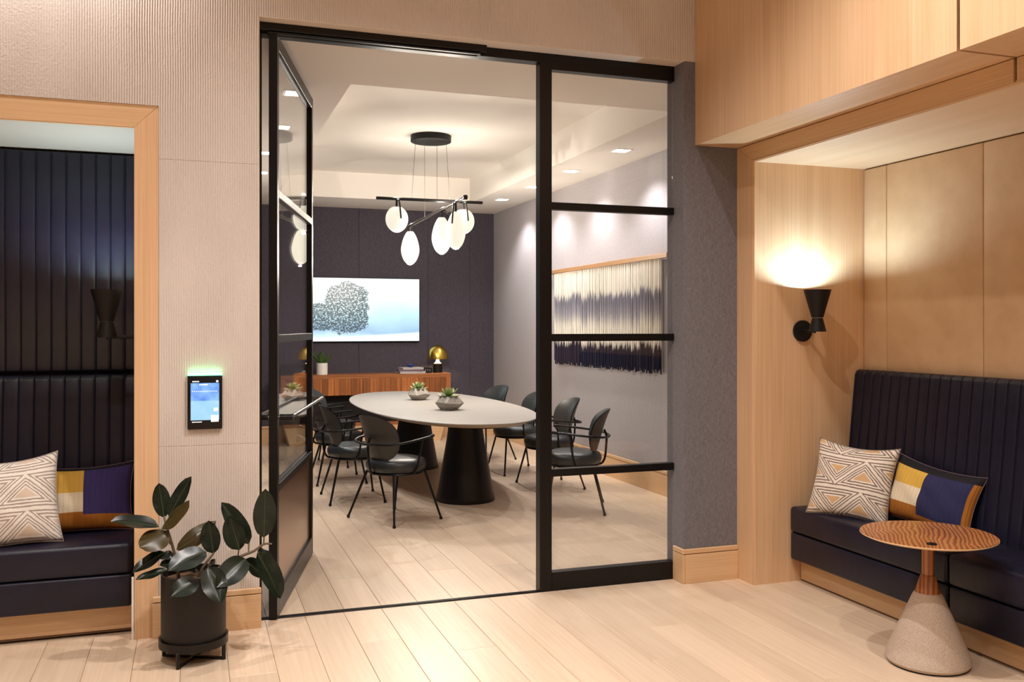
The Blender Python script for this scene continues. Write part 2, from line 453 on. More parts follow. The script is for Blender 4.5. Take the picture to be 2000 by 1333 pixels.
for k in range(0, 20):                       # meeting room
    x0 = .16 + PW * k
    if x0 > 3.95: continue
    y = 4.905; first = [1.35, .62, 1.38, .6, 1.75][k % 5]
    i = k
    while y < 12.2:
        L = first if y == 4.905 else lens[i % 5]
        L = min(L, 12.21 - y)
        if L < .05: break
        plank(x0, y, y + round(L, 2)); y = round(y + round(L, 2), 3); i += 2

# ------------------------------------------------------------------ front wall of combed plaster, in panels with fine joints
wf = tag(box('wall_front', (-4.2, YW, 0), (-2.9, YI, ZL), 'plaster_smooth'), 'beige combed plaster wall around the glazed meeting room entrance', 'wall', kind='structure')
J = .0004
def wpanel(x0, x1, z0, z1, mat='plaster'):
    return box('plaster_panel', (x0 + J / 2, YW, z0 + J / 2), (x1 - J / 2, YW + .03, z1 - J / 2), mat, wf, .002)
core = bmesh.new()
bm_box(core, (-2.9, YW + .028, CZ), (CX, YI, ZL)); bm_box(core, (CX, YW + .028, 0), (XO, YI, ZL)); bm_box(core, (XO, YW + .028, ZO), (XR + .15, YI, ZL)); bm_box(core, (XJ, YW + .028, 0), (XR + .15, YI, ZO))
obj('wall_core', core, 'plaster_smooth', wf)
box('plaster_soffit', (XO, YW, ZO - .004), (XJ, YF + .02, ZO), 'plaster_smooth', wf)
wpanel(CX, XO, .0, .919); wpanel(CX, XO, .919, 2.313); 
bm = bmesh.new(); bm_prism(bm, [(-2.9, CZ), (CX, CZ), (CX, 2.3132), (XO, 2.3132), (XO, ZO), (XBK + .01, ZO), (XBK + .01, ZL), (-2.9, ZL)], 1, YW, YW + .03)
obj('plaster_panel', bm, 'plaster', wf)
box('reveal', (XO - .002, YW + .001, 0), (XO + .004, YF + .03, ZO), 'plaster_smooth', wf)
# grey upholstered return on the other side of the opening
box('grey_panel', (XJ, YW, .0), (XN + .06, YW + .03, ZO), 'fabric_grey', wf, .002)
box('grey_return', (XJ - .004, YW + .001, 0), (XJ + .001, YI + .002, ZO), 'fabric_grey', wf)

def baseboard(name, label, a, b, h=.2, groove=.168, t=.014):
    """a, b: inner and outer corner of the footprint"""
    r = tag(box(name, (a[0], a[1], 0), (b[0], b[1], groove), 'oak_x', None, .0015), label, 'baseboard', kind='structure')
    box('cap', (a[0], a[1], groove + .004), (b[0], b[1], h), 'oak_x', r, .003)
    return r
bb = baseboard('baseboard_front', 'oak baseboard below the plaster panel behind the rubber plant', (CX - .028, YW, 0), (XO + .012, YW - .016, 0))
b2 = baseboard('baseboard_jamb', 'oak baseboard wrapping the grey fabric wall return beside the alcove', (XJ, YW, 0), (XN - .003, YW - .016, 0))
for z0, z1 in ((0, .168), (.172, .2)): box('return', (XJ - .018, YW - .016, z0), (XJ - .001, YF - .003, z1), 'oak_y', b2, .002)

# ------------------------------------------------------------------ steel frame, sidelight, track
fr = tag(box('trim_1', (XO + .004, YF, ZO - .056), (XJ - .004, YF + .075, ZO - .004), 'black', None, .002), 'black steel head of the glazed entrance', 'door frame', kind='structure')
box('jamb', (XO + .004, YF, 0), (XO + .023, YF + .075, ZO - .056), 'black', fr, .002)
op = box('closer_housing', (XO + .004, YF - .036, ZO - .042), (1.53, YF, ZO - .005), 'bronze_black', fr, .002)
box('guide_rail', (XO + .05, YF - .028, ZO - .056), (1.50, YF - .004, ZO - .046), 'black', op, .002)
box('guide_rail', (XO + .05, YF - .020, ZO - .068), (1.48, YF - .002, ZO - .060), 'black', op, .002)
tr = tag(box('trim_2', (XO, YF - .003, 0), (1.852, YF + .032, .004), 'black', None, .001), 'black metal floor track across the open doorway', 'threshold', kind='structure')
for dy in (.006, .016, .025): box('track_rib', (XO, YF + dy - .002, .004), (1.852, YF + dy + .002, .007), 'bronze_black', tr)

sl = thing('window_1', 'fixed glass sidelight with three black crossbars beside the doorway', 'window', (1.888, YF + .02, 0), kind='structure')
def slbox(n, a, b, mat='black', bev=.002):
    o = sl.location; return box(n, [p - q for p, q in zip(a, o)], [p - q for p, q in zip(b, o)], mat, sl, bev)
slbox('post', (1.853, YF - .006, 0), (1.926, YF + .06, ZO - .05))
slbox('bottom_rail', (1.926, YF - .004, 0), (XJ - .006, YF + .055, .105))
slbox('top_rail', (1.926, YF - .004, 2.962), (XJ - .006, YF + .055, ZO - .05))
for z in (2.189, 1.439, .669): slbox('crossbar', (1.926, YF, z - .021), (XJ - .006, YF + .05, z + .021))
for z0, z1 in ((.105, .648), (.690, 1.418), (1.460, 2.168), (2.210, 2.962)):
    slbox('pane', (1.926, YF + .021, z0), (XJ - .006, YF + .029, z1), 'glass', 0)

# ------------------------------------------------------------------ the open pivot door
DANG = math.atan2(.3355, 1.328) + .0042
dr = thing('door_1', 'tall black framed glass door standing open into the meeting room', 'door', (.388, 4.846, 0), -DANG, kind='structure')
DL, DT, DH = 1.37, .043, 3.0                # local: leaf runs along +y, thickness along x
h = DT / 2
def dbox(n, a, b, mat='black', par=None, bev=.002): return box(n, a, b, mat, par or dr, bev)
dbox('stile', (-h, 0, .008), (h, .055, DH)); dbox('stile', (-h, DL - .055, .008), (h, DL, DH))
dbox('rail', (-h, .055, .008), (h, DL - .055, .125), 'bronze_black'); dbox('rail', (-h, .055, DH - .07), (h, DL - .055, DH), 'bronze_black')
for z in (2.189, 1.439, .669): dbox('crossbar', (-h, .055, z - .021), (h, DL - .055, z + .021), 'bronze_black')
dbox('kick_plate', (-.006, .055, .125), (.006, DL - .055, .648), 'kick', None, 0)
for z0, z1 in ((.690, 1.418), (1.460, 2.168), (2.210, DH - .07)): dbox('pane', (-.004, .055, z0), (.004, DL - .055, z1), 'glass', None, 0)
for sx in (-1, 1):
    hd = tube('pull_handle', [(sx * h, .03, 1.035), (sx * .085, .03, 1.035), (sx * .085, .045, 1.035), (sx * .085, DL - .04, 1.035), (sx * h, DL - .03, 1.035)], .011, 'chrome', dr, 10)
    bm = bmesh.new(); bm_tube(bm, [(sx * .03, .03, 1.035), (sx * .098, .03, 1.035)], .017, 12); obj('end_knob', bm, 'black', hd, True)

# ------------------------------------------------------------------ meeting room shell
wb = tag(box('wall_back', (XL - .1, YB + .012, 0), (XR + .1, YB + .2, ZS + .4), 'fabric_dark'), 'charcoal fabric panelled wall behind the television', 'wall', kind='structure')
xs = [XL - .02, 1.10, 2.083, 3.025, 3.62, XR + .02]
for a, b in zip(xs, xs[1:]): box('fabric_panel', (a + .002, YB, .2), (b - .002, YB + .02, ZS + .02), 'fabric_dark', wb, .003)
wr = tag(box('wall_right', (XR, YI, 0), (XR + .15, YB + .1, ZS + .4), 'fabric_light'), 'pale grey fabric covered side wall of the meeting room', 'wall', kind='structure')
wl = tag(box('wall_left', (XL - .15, YI, 0), (XL, YB + .1, ZS + .4), 'fabric_dark'), 'charcoal fabric side wall behind the open door', 'wall', kind='structure')
br = tag(box('baseboard_right', (XR - .016, YI, 0), (XR, YB - .017, .19), 'oak_y', None, .0015), 'oak baseboard along the pale grey meeting room wall', 'baseboard', kind='structure')
box('cap', (XR - .018, YI, .195), (XR, YB - .017, .225), 'oak_y', br, .003)
bk = tag(box('baseboard_back', (XL, YB - .016, 0), (XR, YB, .19), 'oak_x', None, .0015), 'oak baseboard along the charcoal back wall', 'baseboard', kind='structure')
box('cap', (XL, YB - .018, .195), (XR, YB, .225), 'oak_x', bk, .003)
TX0, TX1, TY0, TY1 = .968, 3.335, 5.985, 11.27
bm = bmesh.new()
for a, b in (((XL - .1, YI - .005, ZS), (TX0, YB + .1, ZT + .2)), ((TX1, YI - .005, ZS), (XR + .1, YB + .1, ZT + .2)), ((TX0, YI - .005, ZS), (TX1, TY0, ZT + .2)), ((TX0, TY1, ZS), (TX1, YB + .1, ZT + .2)), ((TX0, TY0, ZT), (TX1, TY1, ZT + .2))):
    bm_box(bm, a, b)
tag(obj('ceiling', bm, 'white'), 'white meeting room ceiling with a raised rectangular tray', 'ceiling', kind='structure')

# ------------------------------------------------------------------ lobby shell
tag(box('ceiling', (-4.2, -4.2, ZL), (4.6, YI + .05, ZL + .1), 'white'), 'white lobby ceiling above the plaster wall', 'ceiling', kind='structure')
tag(box('wall_lobby_back', (-4.2, -4.3, 0), (4.6, -4.2, ZL), 'plaster_smooth'), 'plain beige lobby wall facing the glazed entrance', 'wall', kind='structure')
tag(box('wall_lobby_left', (-4.3, -4.3, 0), (-4.2, 6.2, ZL), 'plaster_smooth'), 'plain beige side wall closing the lobby', 'wall', kind='structure')

# timber bulkhead and alcove on the lobby's other side
GY = 2.795
wt = tag(box('wall_right_lobby', (XC + .03, -4.2, 0), (XC + .2, YI, ZL), 'oak_z'), 'oak veneered lobby wall with an upholstered seating alcove', 'wall', kind='structure')
def bulk(y0, y1):
    bm = bmesh.new(); bm_prism(bm, [(XBK, 2.567), (XBK, ZL), (XBK + .03, ZL), (XBK + .03, 2.567)], 1, y0, y1); obj('bulkhead_panel', bm, 'oak_z', wt)
    box('bulkhead_soffit', (XBK + .03, y0, 2.567), (XN + .02, y1, 2.585), 'oak_y', wt)
    box('lintel', (XN, y0 if y0 < 2 else y0, NZ + .012), (XN + .03, y1 - (.0 if y1 < 4 else .0), 2.563), 'oak_y', wt)
bulk(GY + .008, YW - .001); bulk(.9, GY - .008)
bm = bmesh.new(); bm_prism(bm, [(XBK + .018, 2.583), (XBK + .018, ZL), (XBK + .05, ZL), (XBK + .05, 2.60), (XN + .05, 2.60), (XN + .05, NZ + .012), (XN + .018, NZ + .012), (XN + .018, 2.583)], 1, GY - .02, GY + .02)
obj('gap_backing', bm, 'black_matte', wt)
# casing post with a mitred top, and its slim inner edge
bm = bmesh.new(); bm_prism(bm, [(YW - .001, 0), (YE + .012, 0), (YE + .012, NZ + .012), (YW - .001, 2.563)], 0, XN - .002, XN + .028); obj('casing_post', bm, 'oak_z', wt)
box('casing_edge', (XN + .004, YE - .001, 0), (XN + .03, YE + .011, NZ + .01), 'oak_z', wt, .001)
box('end_wall', (XN + .02, YE, 0), (XC + .04, YE + .14, NZ + .02), 'oak_z', wt)
box('alcove_ceiling', (XN + .012, .9, NZ), (XC + .04, YE + .01, NZ + .02), 'oak_pale', wt)
box('alcove_ceiling_edge', (XN + .003, .9, NZ + .004), (XN + .014, YE + .01, NZ + .0115), 'oak_y', wt)
box('alcove_end', (XN, .75, 0), (XC + .04, .9, NZ + .1), 'oak_z', wt)
# tan leather wall panels above the bench
yy = [YE - .002, 4.398, 3.696, 2.994, 2.292, 1.59, .9]
for a, b in zip(yy, yy[1:]):
    bm = bmesh.new(); bm_box(bm, (XC, b + .001, 1.20), (XC + .03, a - .001, NZ - .006), .008, 3); obj('tan_panel', bm, 'tan', wt, True)

# left niche: casing and its cream head
nl = tag(box('wall_niche', (-2.9, 5.56, 0), (CX, 5.66, NZ + .2), 'black_matte'), 'recess behind the navy banquette framed in oak', 'wall', kind='structure')
bm = bmesh.new(); bm_prism(bm, [(CX - .001, 0), (NX, 0), (NX, NZ), (CX - .001, CZ - .001)], 1, YW + .003, YW + .04)
obj('casing_post', bm, 'oak_z', nl)
bm = bmesh.new(); bm_prism(bm, [(-2.9, NZ), (NX - .001, NZ), (CX - .003, CZ - .001), (-2.9, CZ - .001)], 1, YW + .003, YW + .04)
obj('casing_head', bm, 'oak_x', nl)
box('casing_bead', (-2.9, YW + .006, NZ - .004), (NX, YW + .02, NZ + .001), 'oak_x', nl, .001)
box('casing_strip', (NX - .012, YW + .004, 0), (NX - .002, YW + .012, .30), 'ceramic', nl, .001)
box('niche_ceiling', (-2.9, YW + .03, NZ), (NX + .001, 5.56, NZ + .02), 'pale_wood', nl)
box('niche_side', (NX, YW + .035, 0), (NX + .03, 5.56, NZ + .02), 'oak_z', nl)
box('niche_end', (-2.95, YW + .03, 0), (-2.9, 5.56, NZ + .02), 'oak_z', nl)

# ------------------------------------------------------------------ channel-tufted banquettes
CH = .0732
def channel_mesh(L, prof, mat='navy'):
    """prof: list of (depth, height) down the front; one padded vertical channel, width CH along x, front towards -y"""
    bm = bmesh.new(); rows = []
    sec = [(-1, .003), (-.97, .0065), (-.92, .0075), (-.87, .0055), (-.83, .0), (-.5, .0012), (0, .0018), (.5, .0012), (.96, 0), (1, -.001)]   # a welt, then a flat padded field
    n = len(sec)
    for d, z in prof: rows.append([bm.verts.new((t * CH / 2, d - hb, z)) for t, hb in sec])
    back = [[bm.verts.new((s * CH / 2, prof[i][0] + .02, prof[i][1])) for s in (-1, 1)] for i in range(len(prof))]
    for i in range(len(prof) - 1):
        for k in range(n - 1): bm.faces.new((rows[i][k], rows[i][k + 1], rows[i + 1][k + 1], rows[i + 1][k]))
        bm.faces.new((rows[i][0], rows[i + 1][0], back[i + 1][0], back[i][0])); bm.faces.new((rows[i][-1], back[i][1], back[i + 1][1], rows[i + 1][-1]))
    for i in (0, len(prof) - 1): bm.faces.new(rows[i] + [back[i][1], back[i][0]])
    bmesh.ops.recalc_face_normals(bm, faces=bm.faces[:])
    return mesh_of('channel', bm, mat, True, 1.0)

def bench(name, label, loc, rz, L, seams, group=None, sg=-1):
    """local frame: runs along x (sense sg) from the origin at the inner corner, front towards -y; origin on the floor at the niche corner, y=0 at the wall behind"""
    t = thing(name, label, 'bench', loc, rz, group)
    D0 = -.655 if sg < 0 else -.537                                   # front face of the seat
    edges = [0.0] + list(seams) + [L]
    for a, b in zip(edges, edges[1:]):
        bm = bmesh.new(); bm_box(bm, (sg * (b - .004), D0, .300), (sg * (a + .004), -.10, .448), .022, 4); obj('seat_cushion', bm, 'navy', t, True)
        bm = bmesh.new(); bm_box(bm, (sg * (b - .004), D0 + .006, .138), (sg * (a + .004), -.10, .297), .014, 3); obj('seat_base', bm, 'navy', t, True)
    k = box('toe_kick', (sg * L, D0 + .085, .012), (0, -.12, .138), 'oak_x', t)
    box('toe_shadow_strip', (sg * L, D0 + .090, 0), (0, -.12, .012), 'soil', t)  # shade under the toe kick, put in as a dark strip in the soil colour
    prof = [(-.030, 1.243), (-.052, 1.235), (-.062, 1.215), (-.075, 1.10), (-.105, .80), (-.150, .44)]
    me = channel_mesh(L, prof)
    n = int(L / CH)
    for i in range(n): link('channel', me, t, (sg * (CH * (i + .5) + .004), 0, 0))
    box('back_frame', (sg * L, -.05, .40), (0, -.001, 1.235), 'navy', t)
    return t
bl = bench('banquette', 'navy channel-back banquette inside the oak framed recess', (NX - .012, 5.50, 0), 0, 2.5, [1.25])
brt = bench('banquette', 'navy channel-back banquette under tan leather panels in the alcove', (XC - .002, YE - .006, 0), -PI / 2, 3.6, [1.2, 2.4], None, 1)

pw = thing('padded_wall_panel', 'tall navy leather wall panel with upright channels above the recessed banquette', 'wall panel', (NX - .012, 5.52, 1.256))
me = channel_mesh(1, [(-.012, NZ - 1.256 - .012), (-.02, NZ - 1.256 - .02), (-.02, .012), (-.012, .002)], 'navy_wall')
for i in range(34): link('channel', me, pw, (-CH * (i + .5) - .004, 0, 0))
box('backing', (-2.5, .0, 0), (0, .03, NZ - 1.256 - .01), 'black_matte', pw)

# ------------------------------------------------------------------ sconces
def sconce(label, loc, rz, power=1.0):
    s = thing('wall_sconce', label, 'wall lamp', loc, rz)     # local +y points out of the wall, origin at the wall plate
    bm = bmesh.new(); bm_tube(bm, [(0, 0, 0), (0, .016, 0)], .063, 32); obj('wall_plate', bm, 'black_matte', s, True)
    tube('arm', [(0, .012, 0), (0, .12, 0)], .011, 'black_matte', s, 10)
    bm = bmesh.new(); bm_lathe(bm, [(.0765, .238), (.0745, .238), (.030, .085), (.030, .078), (.033, .078)], 40, 0, .145, cap=False)
    bm_lathe(bm, [(.033, .078), (.0775, .2385)], 40, 0, .145, cap=False); obj('upper_shade', bm, 'black_matte', s, True)
    bm = bmesh.new(); bm_lathe(bm, [(0, .070), (.030, .076), (.050, -.003), (.047, -.003), (.030, .05), (0, .05)], 40, 0, .145, cap=False); obj('lower_shade', bm, 'black_matte', s, True)
    bm = bmesh.new(); bm_lathe(bm, [(0, .08), (.028, .085), (.036, .12), (.024, .15), (0, .16)], 20, 0, .145); obj('lamp_bulb', bm, 'lens', s, True)
    bm = bmesh.new(); bm_tube(bm, [(0, .145, .02), (.02, .145, -.010)], .006, 8); obj('switch', bm, 'black_matte', s, True)
    d = bpy.data.lights.new('sconce_light', 'POINT'); d.energy = SCONCE_W * power; d.color = (.62, .85, 1.0); d.shadow_soft_size = .02
    link('sconce_light', d, s, (0, .145, .205))
    return s
sconce('black hourglass sconce on the oak end wall of the alcove', (3.406, YE, 1.476), PI)
sconce('black hourglass sconce in the recess against navy leather', (NX, 5.07, 1.45), PI / 2, 1.1)

# ------------------------------------------------------------------ downlights
def downlight(x, y, label, group):
    d = thing('ceiling_downlight', label, 'downlight', (x, y, ZS), 0, group)
    bm = bmesh.new()
    for a, b in (((-.082, -.082, -.004), (-.066, .082, .004)), ((.066, -.082, -.004), (.082, .082, .004)), ((-.066, -.082, -.004), (.066, -.066, .004)), ((-.066, .066, -.004), (.066, .082, .004))): bm_box(bm, a, b)
    obj('trim_ring', bm, 'white', d)
    box('lens', (-.066, -.066, -.003), (.066, .066, .003), 'lens', d)
    spot('downlight_beam', (0, 0, -.02), ROOM_W, ROOM_COL, math.radians(118), .7, d, .035)
ys = [6.344, 7.45, 8.597, 9.711, 10.803]
for i, y in enumerate(ys[1:]): downlight(3.613, y, ['first', 'second', 'third', 'fourth'][i] + ' square downlight from the doorway on the soffit over the wall hanging', 'soffit downlights on the wall hanging side')
for i, y in enumerate(ys[:4]): downlight(.655, y, ['first', 'second', 'third', 'fourth'][i] + ' square downlight from the doorway on the soffit above the open door', 'soffit downlights on the door side')
def lobby_light(x, y, p, label):
    d = thing('ceiling_downlight', label, 'downlight', (x, y, ZL), 0, 'lobby ceiling downlights')
    lathe('trim_ring', [(.075, -.004), (.095, -.004), (.095, .002), (.075, .002)], 'white', d, 24, cap=False)
    lathe('lens', [(0, -.003), (.075, -.003), (.075, .002)], 'lens', d, 24)
    spot('downlight_beam', (0, 0, -.02), p, LOBBY_COL, math.radians(130), .8, d, .035)
for x, y, p, lb in ((-.74, 4.46, .75, 'round lobby downlight close to the plaster wall over the banquette recess'), (1.15, 3.1, 1.3, 'round lobby downlight in front of the doorway'), (2.05, 2.75, .9, 'round unseen downlight added to brighten the seating alcove'), (-.6, 2.3, 1.0, 'round lobby downlight over the open floor'), (1.5, .9, 1.3, 'round lobby downlight over the middle of the lobby'), (-1.8, .2, 1.3, 'round lobby downlight towards the plain side wall'), (.9, -1.8, 1.3, 'round lobby downlight towards the far lobby wall')):  # the one by the alcove is added to brighten it
    lobby_light(x, y, LOBBY_W * p, lb)

# ------------------------------------------------------------------ conference table
TC = (2.24, 8.80)
tb = thing('conference_table', 'long boat shaped conference table with pale top on two dark conical pedestals', 'table', (TC[0], TC[1], 0))
def outline(a, b, n=2.25, N=96):
    o = []
    for i in range(N):
        t = 2 * PI * i / N; c, s = math.cos(t), math.sin(t)
        o.append((a * math.copysign(abs(c) ** (2 / n), c), b * math.copysign(abs(s) ** (2 / n), s)))
    return o
def slab(name, layers, mat, par):
    bm = bmesh.new(); rings = [[bm.verts.new((x, y, z)) for x, y in outline(a, b)] for a, b, z in layers]
    for A, B in zip(rings, rings[1:]):
        for i in range(len(A)): bm.faces.new((A[i], A[(i + 1) % len(A)], B[(i + 1) % len(A)], B[i]))
    bm.faces.new(rings[0]); bm.faces.new(rings[-1]); bmesh.ops.recalc_face_normals(bm, faces=bm.faces[:])
    return obj(name, bm, mat, par, True, sharp=.35)
slab('tabletop', [(.742, 1.932, .728), (.75, 1.94, .732), (.75, 1.94, .737), (.747, 1.937, .740)], 'tabletop', tb)
slab('edge', [(.66, 1.85, .700), (.742, 1.932, .7279)], 'table_edge', tb)
for y in (-1.10, .85):
    lathe('pedestal', [(.0, .0), (.255, .0), (.258, .012), (.246, .06), (.168, .50), (.153, .60), (.150, .70), (0, .70)], 'bronze_black', tb, 48, (0, y, 0))

# ------------------------------------------------------------------ chairs
def make_chair():
    c = thing('armchair', 'x', 'chair')
    # seat pad
    bm = bmesh.new(); bm_lathe(bm, [(0, .378), (.88, .378), (.965, .390), (1.0, .418), (.99, .446), (.93, .468), (.75, .481), (.4, .486), (0, .487)], 40, .015, 0, .232, .242); obj('seat', bm, 'chair', c, True, sharp=1.2)
    bm = bmesh.new(); pts = [(.015 + .205 * math.cos(a), .212 * math.sin(a), .370) for a in [2 * PI * i / 40 for i in range(41)]]
    bm_tube(bm, pts, .0095, 8, False); obj('seat_ring', bm, 'black', c, True)
    # back shell: a rounded tall oval bent around the sitter
    def shell(off, sc, name, mat, thick):
        bm = bmesh.new(); R, A = 9, 36; G = []
        for s_ in (0, 1):
            rings = []
            for i in range(R + 1):
                rr = i / R; row = []
                for k in range(A):
                    t = 2 * PI * k / A; cc, ss = math.cos(t), math.sin(t)
                    w = .214 * sc * math.copysign(abs(cc) ** .74, cc); v = (.176 if ss > 0 else .190) * sc * math.copysign(abs(ss) ** .78, ss)
                    w *= 1.0 + .07 * ss
                    yy, zz = rr * w, rr * v
                    dome = (1 - rr ** 3)
                    x = -.212 - .27 * zz - .7 * zz * zz * (zz > 0) + 2.0 * yy * yy + off
                    x += (thick * dome if s_ else -.004 * dome)
                    row.append(bm.verts.new((x, yy, .652 + zz)))
                    if i == 0: break
                rings.append(row)
            G.append(rings)
        for s_, rings in enumerate(G):
            for i in range(R):
                for k in range(A):
                    j = (k + 1) % A
                    if i == 0: bm.faces.new((rings[0][0], rings[1][k], rings[1][j]))
                    else: bm.faces.new((rings[i][k], rings[i + 1][k], rings[i + 1][j], rings[i][j]))
        bmesh.ops.remove_doubles(bm, verts=bm.verts[:], dist=.0003)
        bmesh.ops.recalc_face_normals(bm, faces=bm.faces[:])
        return obj(name, bm, mat, c, True, sharp=2.0)
    shell(-.010, 1.0, 'backrest_shell', 'shell', .010)
    shell(.002, .985, 'backrest', 'chair', .026)
    # arm loop wrapping behind the back
    half = [(.150, .262, .652), (.10, .276, .648), (-.02, .288, .636), (-.14, .272, .622), (-.225, .205, .612), (-.268, .10, .607)]
    pts = half + [(-.280, 0, .606)] + [(x, -y, z) for x, y, z in reversed(half)]
    tube('arm_rail', pts, .0095, 'black', c, 8, 5)
    for s_ in (-1, 1):
        bm = bmesh.new(); bm_tube(bm, [(.145, s_ * .263, .6525), (.185, s_ * .250, .655)], .013, 8); obj('arm_tip', bm, 'black', c, True)
        tube('arm_post', [(.045, s_ * .283, .640), (.030, s_ * .272, .53), (.015, s_ * .258, .43), (.0, s_ * .238, .382), (.0, s_ * .205, .370)], .0085, 'black', c, 8, 4)
    tube('back_support', [(-.236, 0, .655), (-.256, 0, .60), (-.252, 0, .50), (-.242, 0, .42), (-.212, 0, .374), (-.15, 0, .370)], .0095, 'black', c, 8, 4)
    for sx, sy in ((1, 1), (1, -1), (-1, 1), (-1, -1)):
        top = Vector((.015 + sx * .155, sy * .165, .374)); ft = Vector((sx * .232, sy * .285, .012))
        lg = tube('leg', [top, ft], [.0105, .0085], 'black', c, 8)
        bm = bmesh.new(); bm_tube(bm, [ft + Vector((0, 0, .010)), (ft.x, ft.y, 0)], .012, 10); obj('foot', bm, 'black_matte', lg, True)
    return c
proto = make_chair()
D = math.radians
spots = [
    (1.495, 7.127, 27, 'angled armchair nearest the open door with its back to the doorway'),
    (1.32, 8.07, 0, 'armchair second from the doorway on the open door side of the table'),
    (1.34, 9.07, 0, 'armchair third from the doorway on the open door side of the table'),
    (1.45, 10.17, -22, 'armchair by the credenza at the far end of the open door side'),
    (2.99, 7.03, 157, 'angled armchair behind the sidelight at the near end of the table'),
    (3.185, 8.10, 180, 'armchair second from the sidelight below the wall hanging'),
    (3.19, 9.05, 180, 'armchair third from the sidelight below the wall hanging'),
    (3.14, 10.03, 198, 'armchair nearest the brass lamp on the wall hanging side')]
for i, (x, y, a, lb) in enumerate(spots):
    o = proto if i == 0 else copy_tree(proto)
    o.location = (x, y, 0); o.rotation_euler = (0, 0, D(a)); o['label'] = 'dark leather ' + lb; o['group'] = 'armchairs around the conference table'

# ------------------------------------------------------------------ faceted planters with succulents
leaf_m = None
def succulent_leaf():
    bm = bmesh.new(); N = 6; prev = None
    first = bm.verts.new((0, 0, 0))
    rows = []
    for i in range(1, N):
        t = i / N; w = .013 * math.sin(PI * t ** 1.3) ** .8 + .001; z = .018 * t * t; th = .004 * (1 - t)
        rows.append([bm.verts.new((.07 * t, -w, z + .003)), bm.verts.new((.07 * t, 0, z - th)), bm.verts.new((.07 * t, w, z + .003)), bm.verts.new((.07 * t, 0, z + th * .4))])
    tip = bm.verts.new((.072, 0, .022))
    for k in range(4): bm.faces.new((first, rows[0][k], rows[0][(k + 1) % 4])); bm.faces.new((tip, rows[-1][(k + 1) % 4], rows[-1][k]))
    for A, B in zip(rows, rows[1:]):
        for k in range(4): bm.faces.new((A[k], B[k], B[(k + 1) % 4], A[(k + 1) % 4]))
    bmesh.ops.recalc_face_normals(bm, faces=bm.faces[:])
    return mesh_of('leaf', bm, 'succulent', True, 1.5)
leaf_m = succulent_leaf()
def planter(x, y, rz, w, hgt, label):
    p = thing('succulent_planter', label, 'planter', (x, y, .7402), rz, 'faceted planters on the conference table')
    bm = bmesh.new(); rr = random.Random(int(x * 1000 + y * 100)); n = 7
    lv = [(.58, 0.0), (1.0, .52), (.62, 1.0), (.50, 1.0), (.46, .86)]
    rings = []
    for li, (r, z) in enumerate(lv):
        ring = []
        for k in range(n):
            a = 2 * PI * (k + (.5 if li == 1 else 0)) / n
            q = w / 2 * r * (1 + rr.uniform(-.05, .05)); zz = hgt * z * (1 + (rr.uniform(-.16, .16) if li == 1 else 0))
            ring.append(bm.verts.new((q * math.cos(a), q * math.sin(a), zz)))
        rings.append(ring)
    for li, (A, B) in enumerate(zip(rings, rings[1:])):
        for k in range(n):
            j = (k + 1) % n
            if li == 0: bm.faces.new((A[k], A[j], B[k])); bm.faces.new((A[j], B[j], B[k]))
            elif li == 1: bm.faces.new((A[k], B[j], B[k])); bm.faces.new((A[k], A[j], B[j]))
            else: bm.faces.new((A[k], A[j], B[j], B[k]))
    bm.faces.new(rings[0]); bmesh.ops.recalc_face_normals(bm, faces=bm.faces[:])
    obj('pot', bm, 'concrete', p)
    lathe('soil', [(0, hgt * .9), (w * .24, hgt * .87)], 'soil', p, 12, cap=False)
    for ring, (cnt, tilt, sc, zz) in enumerate(((9, -5, 1.15, .0), (8, 22, 1.0, .006), (6, 45, .8, .012), (4, 68, .55, .016))):
        for k in range(cnt):
            o = link('leaf', leaf_m, p, (0, 0, hgt * .93 + zz), (0, -D(tilt + rr.uniform(-6, 6)), 2 * PI * (k + .5 * ring) / cnt + rr.uniform(-.1, .1)))
            o.scale = (sc * 1.45 * w / .27,) * 3
planter(2.225, 9.40, .3, .245, .118, 'faceted concrete planter with succulent farther along the conference table')
planter(2.225, 8.18, 1.1, .275, .125, 'larger faceted concrete planter with green rosette nearest the doorway')

# ------------------------------------------------------------------ credenza
cr = thing('credenza', 'walnut slatted credenza on a tapered base under the television', 'credenza', (2.123, 11.92, 0))
X0, X1 = -1.09, 1.09; YFc = -.18
ct = box('cabinet', (X0, YFc + .012, .630), (X1, .27, .868), 'walnut_x', cr, .003)
box('top', (X0 - .004, YFc, .868), (X1 + .004, .275, .892), 'walnut_x', cr, .003)
box('top_rail', (X0, YFc, .845), (X1, YFc + .014, .868), 'walnut_x', cr)
slw = (X1 - X0) / 30
bm = bmesh.new(); bm_box(bm, (.0008, -.012, 0), (slw - .0008, 0, .213), .002); sm = mesh_of('slat', bm, 'walnut_z')
for k in range(30): link('slat', sm, cr, (X0 + slw * k, YFc + .012, .631))
box('door_gap', (.018, YFc - .001, .631), (.023, YFc + .01, .845), 'black_matte', cr)
box('recessed_body', (X0 + .03, -.02, .27), (X1 - .03, .26, .630), 'black_matte', cr)
bm = bmesh.new(); bm_prism(bm, [(X0 + .12, 0), (X1 - .12, 0), (X1 - .05, .245), (X0 + .05, .245)], 1, -.10, .27); obj('plinth', bm, 'oak_x', cr)
box('shelf', (X0 + .04, -.12, .246), (X1 - .04, .27, .270), 'walnut_x', cr, .002)
ZCR = .892

